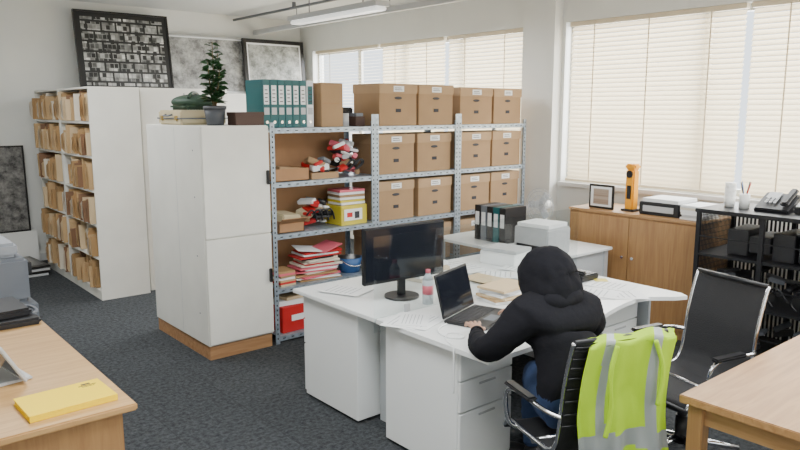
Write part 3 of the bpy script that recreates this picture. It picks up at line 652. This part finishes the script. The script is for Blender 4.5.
# ---------------------------------------------------------------- office chairs
MESH=mat('chair_mesh_black',(.02,.02,.022),.7,bump=.5,bscale=200)
def chair_mesh():
    b=B()
    for a in range(5):
        an=a*2*math.pi/5+.3; e=Vector((math.cos(an)*.30,math.sin(an)*.30,.085))
        b.tube([(0,0,.12),e*.5+Vector((0,0,.06)),e],[.024,.02,.015],CHROME,seg=8)
        b.cyl(e+Vector((0,0,0)),e-Vector((0,0,.03)),.01,BLACK,seg=8)
        t_=Vector((-math.sin(an),math.cos(an),0))*.012
        for q in (-1,1): b.cyl((e.x+t_.x*q*.4,e.y+t_.y*q*.4,.028),(e.x+t_.x*q*2,e.y+t_.y*q*2,.028),.028,BLACK,seg=14)
    b.cyl((0,0,.09),(0,0,.40),.026,BLACK,seg=16); b.cyl((0,0,.09),(0,0,.25),.034,BLACK,seg=16)
    b.box((0,0,.41),(.16,.2,.04),BLACK,bev=.008)
    b.tube([(.08,.02,.41),(.2,.03,.41),(.26,.03,.405)],.006,BLACK)
    prof=[(.235,.40),(.22,.435),(.17,.452),(.0,.45),(-.14,.452),(-.19,.475),(-.22,.53),(-.235,.62),(-.25,.75),(-.275,.86),(-.30,.95),(-.315,.985)]
    def P(v):
        f=v*(len(prof)-1); i=min(int(f),len(prof)-2); u=f-i
        return prof[i][0]*(1-u)+prof[i+1][0]*u, prof[i][1]*(1-u)+prof[i+1][1]*u
    hw=.225
    def fn(u,v):
        y,z=P(v); x=(u-.5)*2*hw; sag=.018*(1-(2*u-1)**2)
        if v<.4: z-=sag
        else: y-=sag
        return (x,y,z)
    b.grid(lambda u,v:fn(u,v),10,44,MESH)
    b.grid(lambda u,v:(lambda p:(p[0],p[1]-(.012 if v>.45 else 0),p[2]-(.012 if v<=.45 else 0)))(fn(u,v)),10,44,MESH)
    for sx in (-1,1):
        b.tube([(sx*hw,P(v/30)[0],P(v/30)[1]) for v in range(31)],.010,CHROME,seg=8)
        b.tube([(sx*(hw),.12,.44),(sx*(hw+.045),.13,.47),(sx*(hw+.05),.15,.60),(sx*(hw+.05),.10,.655),(sx*(hw+.05),-.05,.66),(sx*(hw+.04),-.19,.65),(sx*hw,-.245,.64)],.011,CHROME,seg=8,smooth_path=2)
        b.box((sx*(hw+.05),.01,.668),(.05,.22,.02),BLACK,bev=.008)
    b.cyl((-hw,P(1)[0],P(1)[1]),(hw,P(1)[0],P(1)[1]),.013,BLACK,seg=8); b.cyl((-hw,.235,.40),(hw,.235,.40),.012,BLACK,seg=8)
    b.cyl((-hw,-.02,.435),(hw,-.02,.435),.013,CHROME,seg=8)
    for k_ in range(9):
        v=.62+k_*.042; y,z=P(v); b.tube([(hw*q/4,y-.02-.018*(1-(q/4)**2),z) for q in range(-4,5)],.004,BLACK,seg=5)
    return b.mesh('office_chair')
CH=chair_mesh()
h1=math.radians(70-90)
c1=(2.575,1.83,0)
inst(CH,'office_chair',c1,h1)
inst(CH,'office_chair',(3.53,1.80,0),math.radians(166-90))
def vest():
    b=B()
    W=.42
    path=[(-.215,.62),(-.245,.80),(-.285,.95),(-.315,1.005),(-.345,.98),(-.335,.85),(-.33,.70),(-.335,.52),(-.345,.36),(-.35,.25)]
    def P(v):
        f=v*(len(path)-1); i=min(int(f),len(path)-2); u=f-i
        return path[i][0]*(1-u)+path[i+1][0]*u, path[i][1]*(1-u)+path[i+1][1]*u
    def fn(u,v):
        y,z=P(v); x=(u-.5)*W*(1+.20*max(0,v-.4))+.03*math.sin(v*7)+.035
        f_=max(0,(v-.35)/.65); amp=.022*f_
        nn=noise.noise(Vector((u*4,v*5,1.7)))
        y-=amp*(1.2+math.sin(u*14+v*4)+.5*math.sin(u*27+1.3-v*5))+.03*abs(nn)*f_; x+=.02*nn*f_
        z-= (.05*math.sin(u*6+1))*max(0,v-.6)*2 
        if v<.3: y+=.02+.006*math.sin(u*20)
        if .3<v<.45: z+=.008*math.sin(u*11)-.025*(abs(2*u-1)**4)
        return (x,y,z)
    def mf(u,v):
        if .16+.06*v<u<.25+.06*v or .74<u<.83: return REFL
        if .72+.03*u<v<.775+.03*u or .88<v<.93: return REFL
        return HIVIS
    b.grid(fn,60,80,mf)
    b.tube([(-.06,-.368,.97),(-.10,-.378,.86),(-.085,-.385,.70),(-.11,-.385,.6)],.008,HIVIS,smooth_path=2); b.tube([(.13,-.365,.97),(.17,-.378,.85),(.14,-.385,.70)],.008,HIVIS,smooth_path=2)
    return b.done('hi_vis_vest',c1,h1,solid=.004)
vest()
# ---------------------------------------------------------------- person
person=D.objects.new('seated_person',None); COL.objects.link(person)
def skin(name,verts,edges,radii,mats,assign,root=0,sub=2,parent=person,wr=0):
    me=D.meshes.new(name+'_sk'); me.from_pydata(verts,edges,[]); o=D.objects.new(name+'_sk',me); COL.objects.link(o)
    bpy.context.view_layer.objects.active=o
    md=o.modifiers.new('s','SKIN'); md.use_smooth_shade=True
    for i,r in enumerate(radii):
        sv=me.skin_vertices[0].data[i]; sv.radius=r if hasattr(r,'__len__') else (r,r); sv.use_root=(i==root)
    m2=o.modifiers.new('ss','SUBSURF'); m2.levels=sub; m2.render_levels=sub
    dg=bpy.context.evaluated_depsgraph_get(); dg.update(); me2=D.meshes.new_from_object(o.evaluated_get(dg)); 
    D.objects.remove(o)
    me2.materials.clear()
    for m in mats: me2.materials.append(m)
    if wr:
        ns=[v.normal.copy() for v in me2.vertices]
        for v,n_ in zip(me2.vertices,ns):
            c=v.co; a=noise.noise(Vector((c.x*6,c.y*6,c.z*9)))
            # fine diagonal creases
            r_=1-abs(noise.noise(Vector((c.x*10+c.z*6,c.y*10,c.z*22-c.x*6))))*4.5
            v.co=c+n_*wr*(a*.9+max(0,r_)*.55)
    for p in me2.polygons: p.use_smooth=True; p.material_index=assign(p.center)
    o2=D.objects.new(name,me2); COL.objects.link(o2); o2.parent=parent; return o2
V=[(2.57,1.78,.60),(2.575,1.83,.73),(2.59,1.91,.86),(2.61,1.98,.965),(2.635,2.04,1.04),(2.65,2.07,1.09),
   (2.435,2.03,.955),(2.335,2.07,.86),(2.315,2.14,.795),(2.40,2.27,.78),(2.52,2.39,.77),
   (2.785,1.94,.955),(2.90,1.96,.86),(2.95,2.05,.80),(2.95,2.25,.785),(2.93,2.42,.775),
   (2.48,1.86,.56),(2.64,2.08,.57),(2.82,2.24,.555),(2.86,2.30,.33),(2.84,2.27,.10),
   (2.66,1.80,.56),(2.86,1.99,.57),(3.03,2.20,.555),(3.06,2.32,.33),(3.07,2.34,.10)]
E=[(0,1),(1,2),(2,3),(3,4),(4,5),(3,6),(6,7),(7,8),(8,9),(9,10),(3,11),(11,12),(12,13),(13,14),(14,15),(0,16),(16,17),(17,18),(18,19),(19,20),(0,21),(21,22),(22,23),(23,24),(24,25)]
Rr=[(.17,.14),(.175,.14),(.18,.14),(.155,.12),.08,.07, .092,.076,.066,.056,.040, .092,.076,.066,.056,.040, .10,.09,.072,.062,.05, .10,.09,.072,.062,.05]
def asg(c):
    if c.z<.64: return 1
    if c.z<.68 and c.y>1.98: return 1
    return 0
skin('body_clothes',V,E,Rr,[HOOD,JEANS],asg,sub=3,wr=.008)
b=B()
HC=Vector((2.652,2.07,1.10))
def hood(b):
    hd=Vector((math.cos(math.radians(80)),math.sin(math.radians(80)),-.40)).normalized()
    right=hd.cross(Vector((0,0,1))).normalized(); up=right.cross(hd).normalized()
    def fn(u,v):
        th=.55+(math.pi-.55)*v; ph=u*2*math.pi
        a=math.cos(th); r=math.sin(th)
        x=math.cos(ph)*r; z=math.sin(ph)*r
        q=Vector((x*3,a*3,z*3)); k=1+.06*noise.noise(q)+.03*noise.noise(q*2.3)
        p=HC+hd*(a*.145-.01)*k+right*x*.132*k+up*z*.150*k
        if z<-.1: p+=(-hd*.05+Vector((0,0,-.035))+right*x*.05)*(-z-.1)*1.3
        return p
    b.grid(fn,44,34,HOOD)
hood(b)
b.done('hood',parent=person,solid=.012)
b=B()
ctr=Vector((2.625,2.01,1.005))
pts=[ctr+Vector((math.cos(a*math.pi/10)*.12,math.sin(a*math.pi/10)*.10,-.03*math.sin(a*math.pi/10)+.012*math.sin(a*1.7))) for a in range(21)]
b.tube(pts,[.040+.006*math.sin(a*2.1) for a in range(21)],HOOD,seg=10)
b.cyl((2.52,2.39,.772),(2.538,2.412,.774),.036,HOOD); b.cyl((2.93,2.42,.776),(2.928,2.44,.778),.036,HOOD)
b.done('hoodie_collar_and_cuffs',parent=person)
head=D.objects.new('head',None); COL.objects.link(head); head.parent=person; head.location=(2.662,2.09,1.095); head.rotation_euler=(math.radians(-22),0,math.radians(80-90))
b=B(); b.sph((0,0,0),(.075,.092,.108),SKIN,u=28,v=20); b.sph((0,.03,-.06),(.055,.058,.055),SKIN); b.sph((0,.100,-.012),(.012,.02,.024),SKIN); b.sph((0,.092,.012),(.008,.014,.03),SKIN)
for sx in (-1,1):
    b.sph((sx*.030,.078,.012),(.014,.012,.010),EYEW); b.sph((sx*.030,.0885,.011),(.006,.003,.006),BLACK); b.sph((sx*.031,.086,.034),(.018,.006,.004),HAIR); b.sph((sx*.076,-.005,0),(.010,.02,.03),SKIN)
b.sph((0,.090,-.050),(.022,.008,.005),LIP); b.sph((0,.088,-.057),(.019,.008,.006),LIP)
b.sph((0,-.012,.022),(.080,.094,.098),HAIR,u=28,v=20)
b.done('face_and_hair',parent=head)
def hand(name,wr,ang,side):
    root=Matrix.Translation(wr)@Matrix.Rotation(ang,4,'Z')
    vs=[Vector((0,0,0)),Vector((0,.045,.004))]; es=[(0,1)]; rs=[(.024,.018),(.032,.014)]
    L_=[.062,.072,.068,.052]
    for i in range(4):
        x=(-.030+.020*i)*side; ln=L_[i]; k0=len(vs)
        vs+=[Vector((x,.078,.008)),Vector((x*1.12,.078+ln*.45,.010)),Vector((x*1.18,.078+ln*.78,-.004)),Vector((x*1.2,.078+ln*.9,-.018))]
        es+=[(1,k0),(k0,k0+1),(k0+1,k0+2),(k0+2,k0+3)]; rs+=[.0105,.009,.008,.007]
    k0=len(vs); vs+=[Vector((-.034*side,.028,-.004)),Vector((-.050*side,.055,-.010)),Vector((-.052*side,.082,-.014))]; es+=[(1,k0),(k0,k0+1),(k0+1,k0+2)]; rs+=[.013,.010,.008]
    skin(name,[root@v for v in vs],es,rs,[SKIN],lambda c:0,sub=2)
hand('left_hand',(2.538,2.412,.783),math.radians(-35),-1)
hand('right_hand',(2.928,2.44,.785),math.radians(8),1)
b=B()
for (x,y,a) in ((2.84,2.30,.0),(3.08,2.38,-.15)):
    M=Matrix.Translation((x,y,0))@Matrix.Rotation(a,4,'Z')
    b.sph(M@Vector((0,.06,.045)),(.045,.10,.04),BLACK,rot=(0,0,a)); b.sph(M@Vector((0,-.03,.06)),(.04,.055,.058),BLACK,rot=(0,0,a)); b.box(M@Vector((0,.03,.011)),(.085,.25,.02),BLACK,rot=(0,0,a),bev=.008)
b.done('shoes',parent=person)
# ---------------------------------------------------------------- lighting
w=D.worlds.new('World'); SC.world=w; w.use_nodes=True; nt=w.node_tree; bg=nt.nodes['Background']; bg.inputs['Color'].default_value=(.85,.93,1,1); bg.inputs['Strength'].default_value=2.4
def area(name,loc,rot,sx,sy,e,col=(1,1,1)):
    l=D.lights.new(name,'AREA'); l.shape='RECTANGLE'; l.size=sx; l.size_y=sy; l.energy=e; l.color=col
    o=D.objects.new(name,l); COL.objects.link(o); o.location=loc; o.rotation_euler=rot; return o
area('window_daylight',(6.9,7.2,2.2),(0,math.radians(90),0),2.2,4.6,460,(.95,.98,1))
area('window_daylight',(6.9,1.8,2.2),(0,math.radians(90),0),2.2,6.0,680,(.95,.98,1))
area('rear_fill_light',(2.0,-1.9,1.9),(math.radians(90),0,0),5.5,1.6,85,(.95,.98,1))  # added fill behind the camera; wall_front has no window
# ---------------------------------------------------------------- camera
cam=D.cameras.new('camera'); cam.lens=36*705/800; cam.sensor_width=36; co=D.objects.new('camera',cam); COL.objects.link(co)
co.location=(0,0,1.9)
co.rotation_euler=(math.radians(90-9.3),0,math.radians(50-90))
SC.camera=co
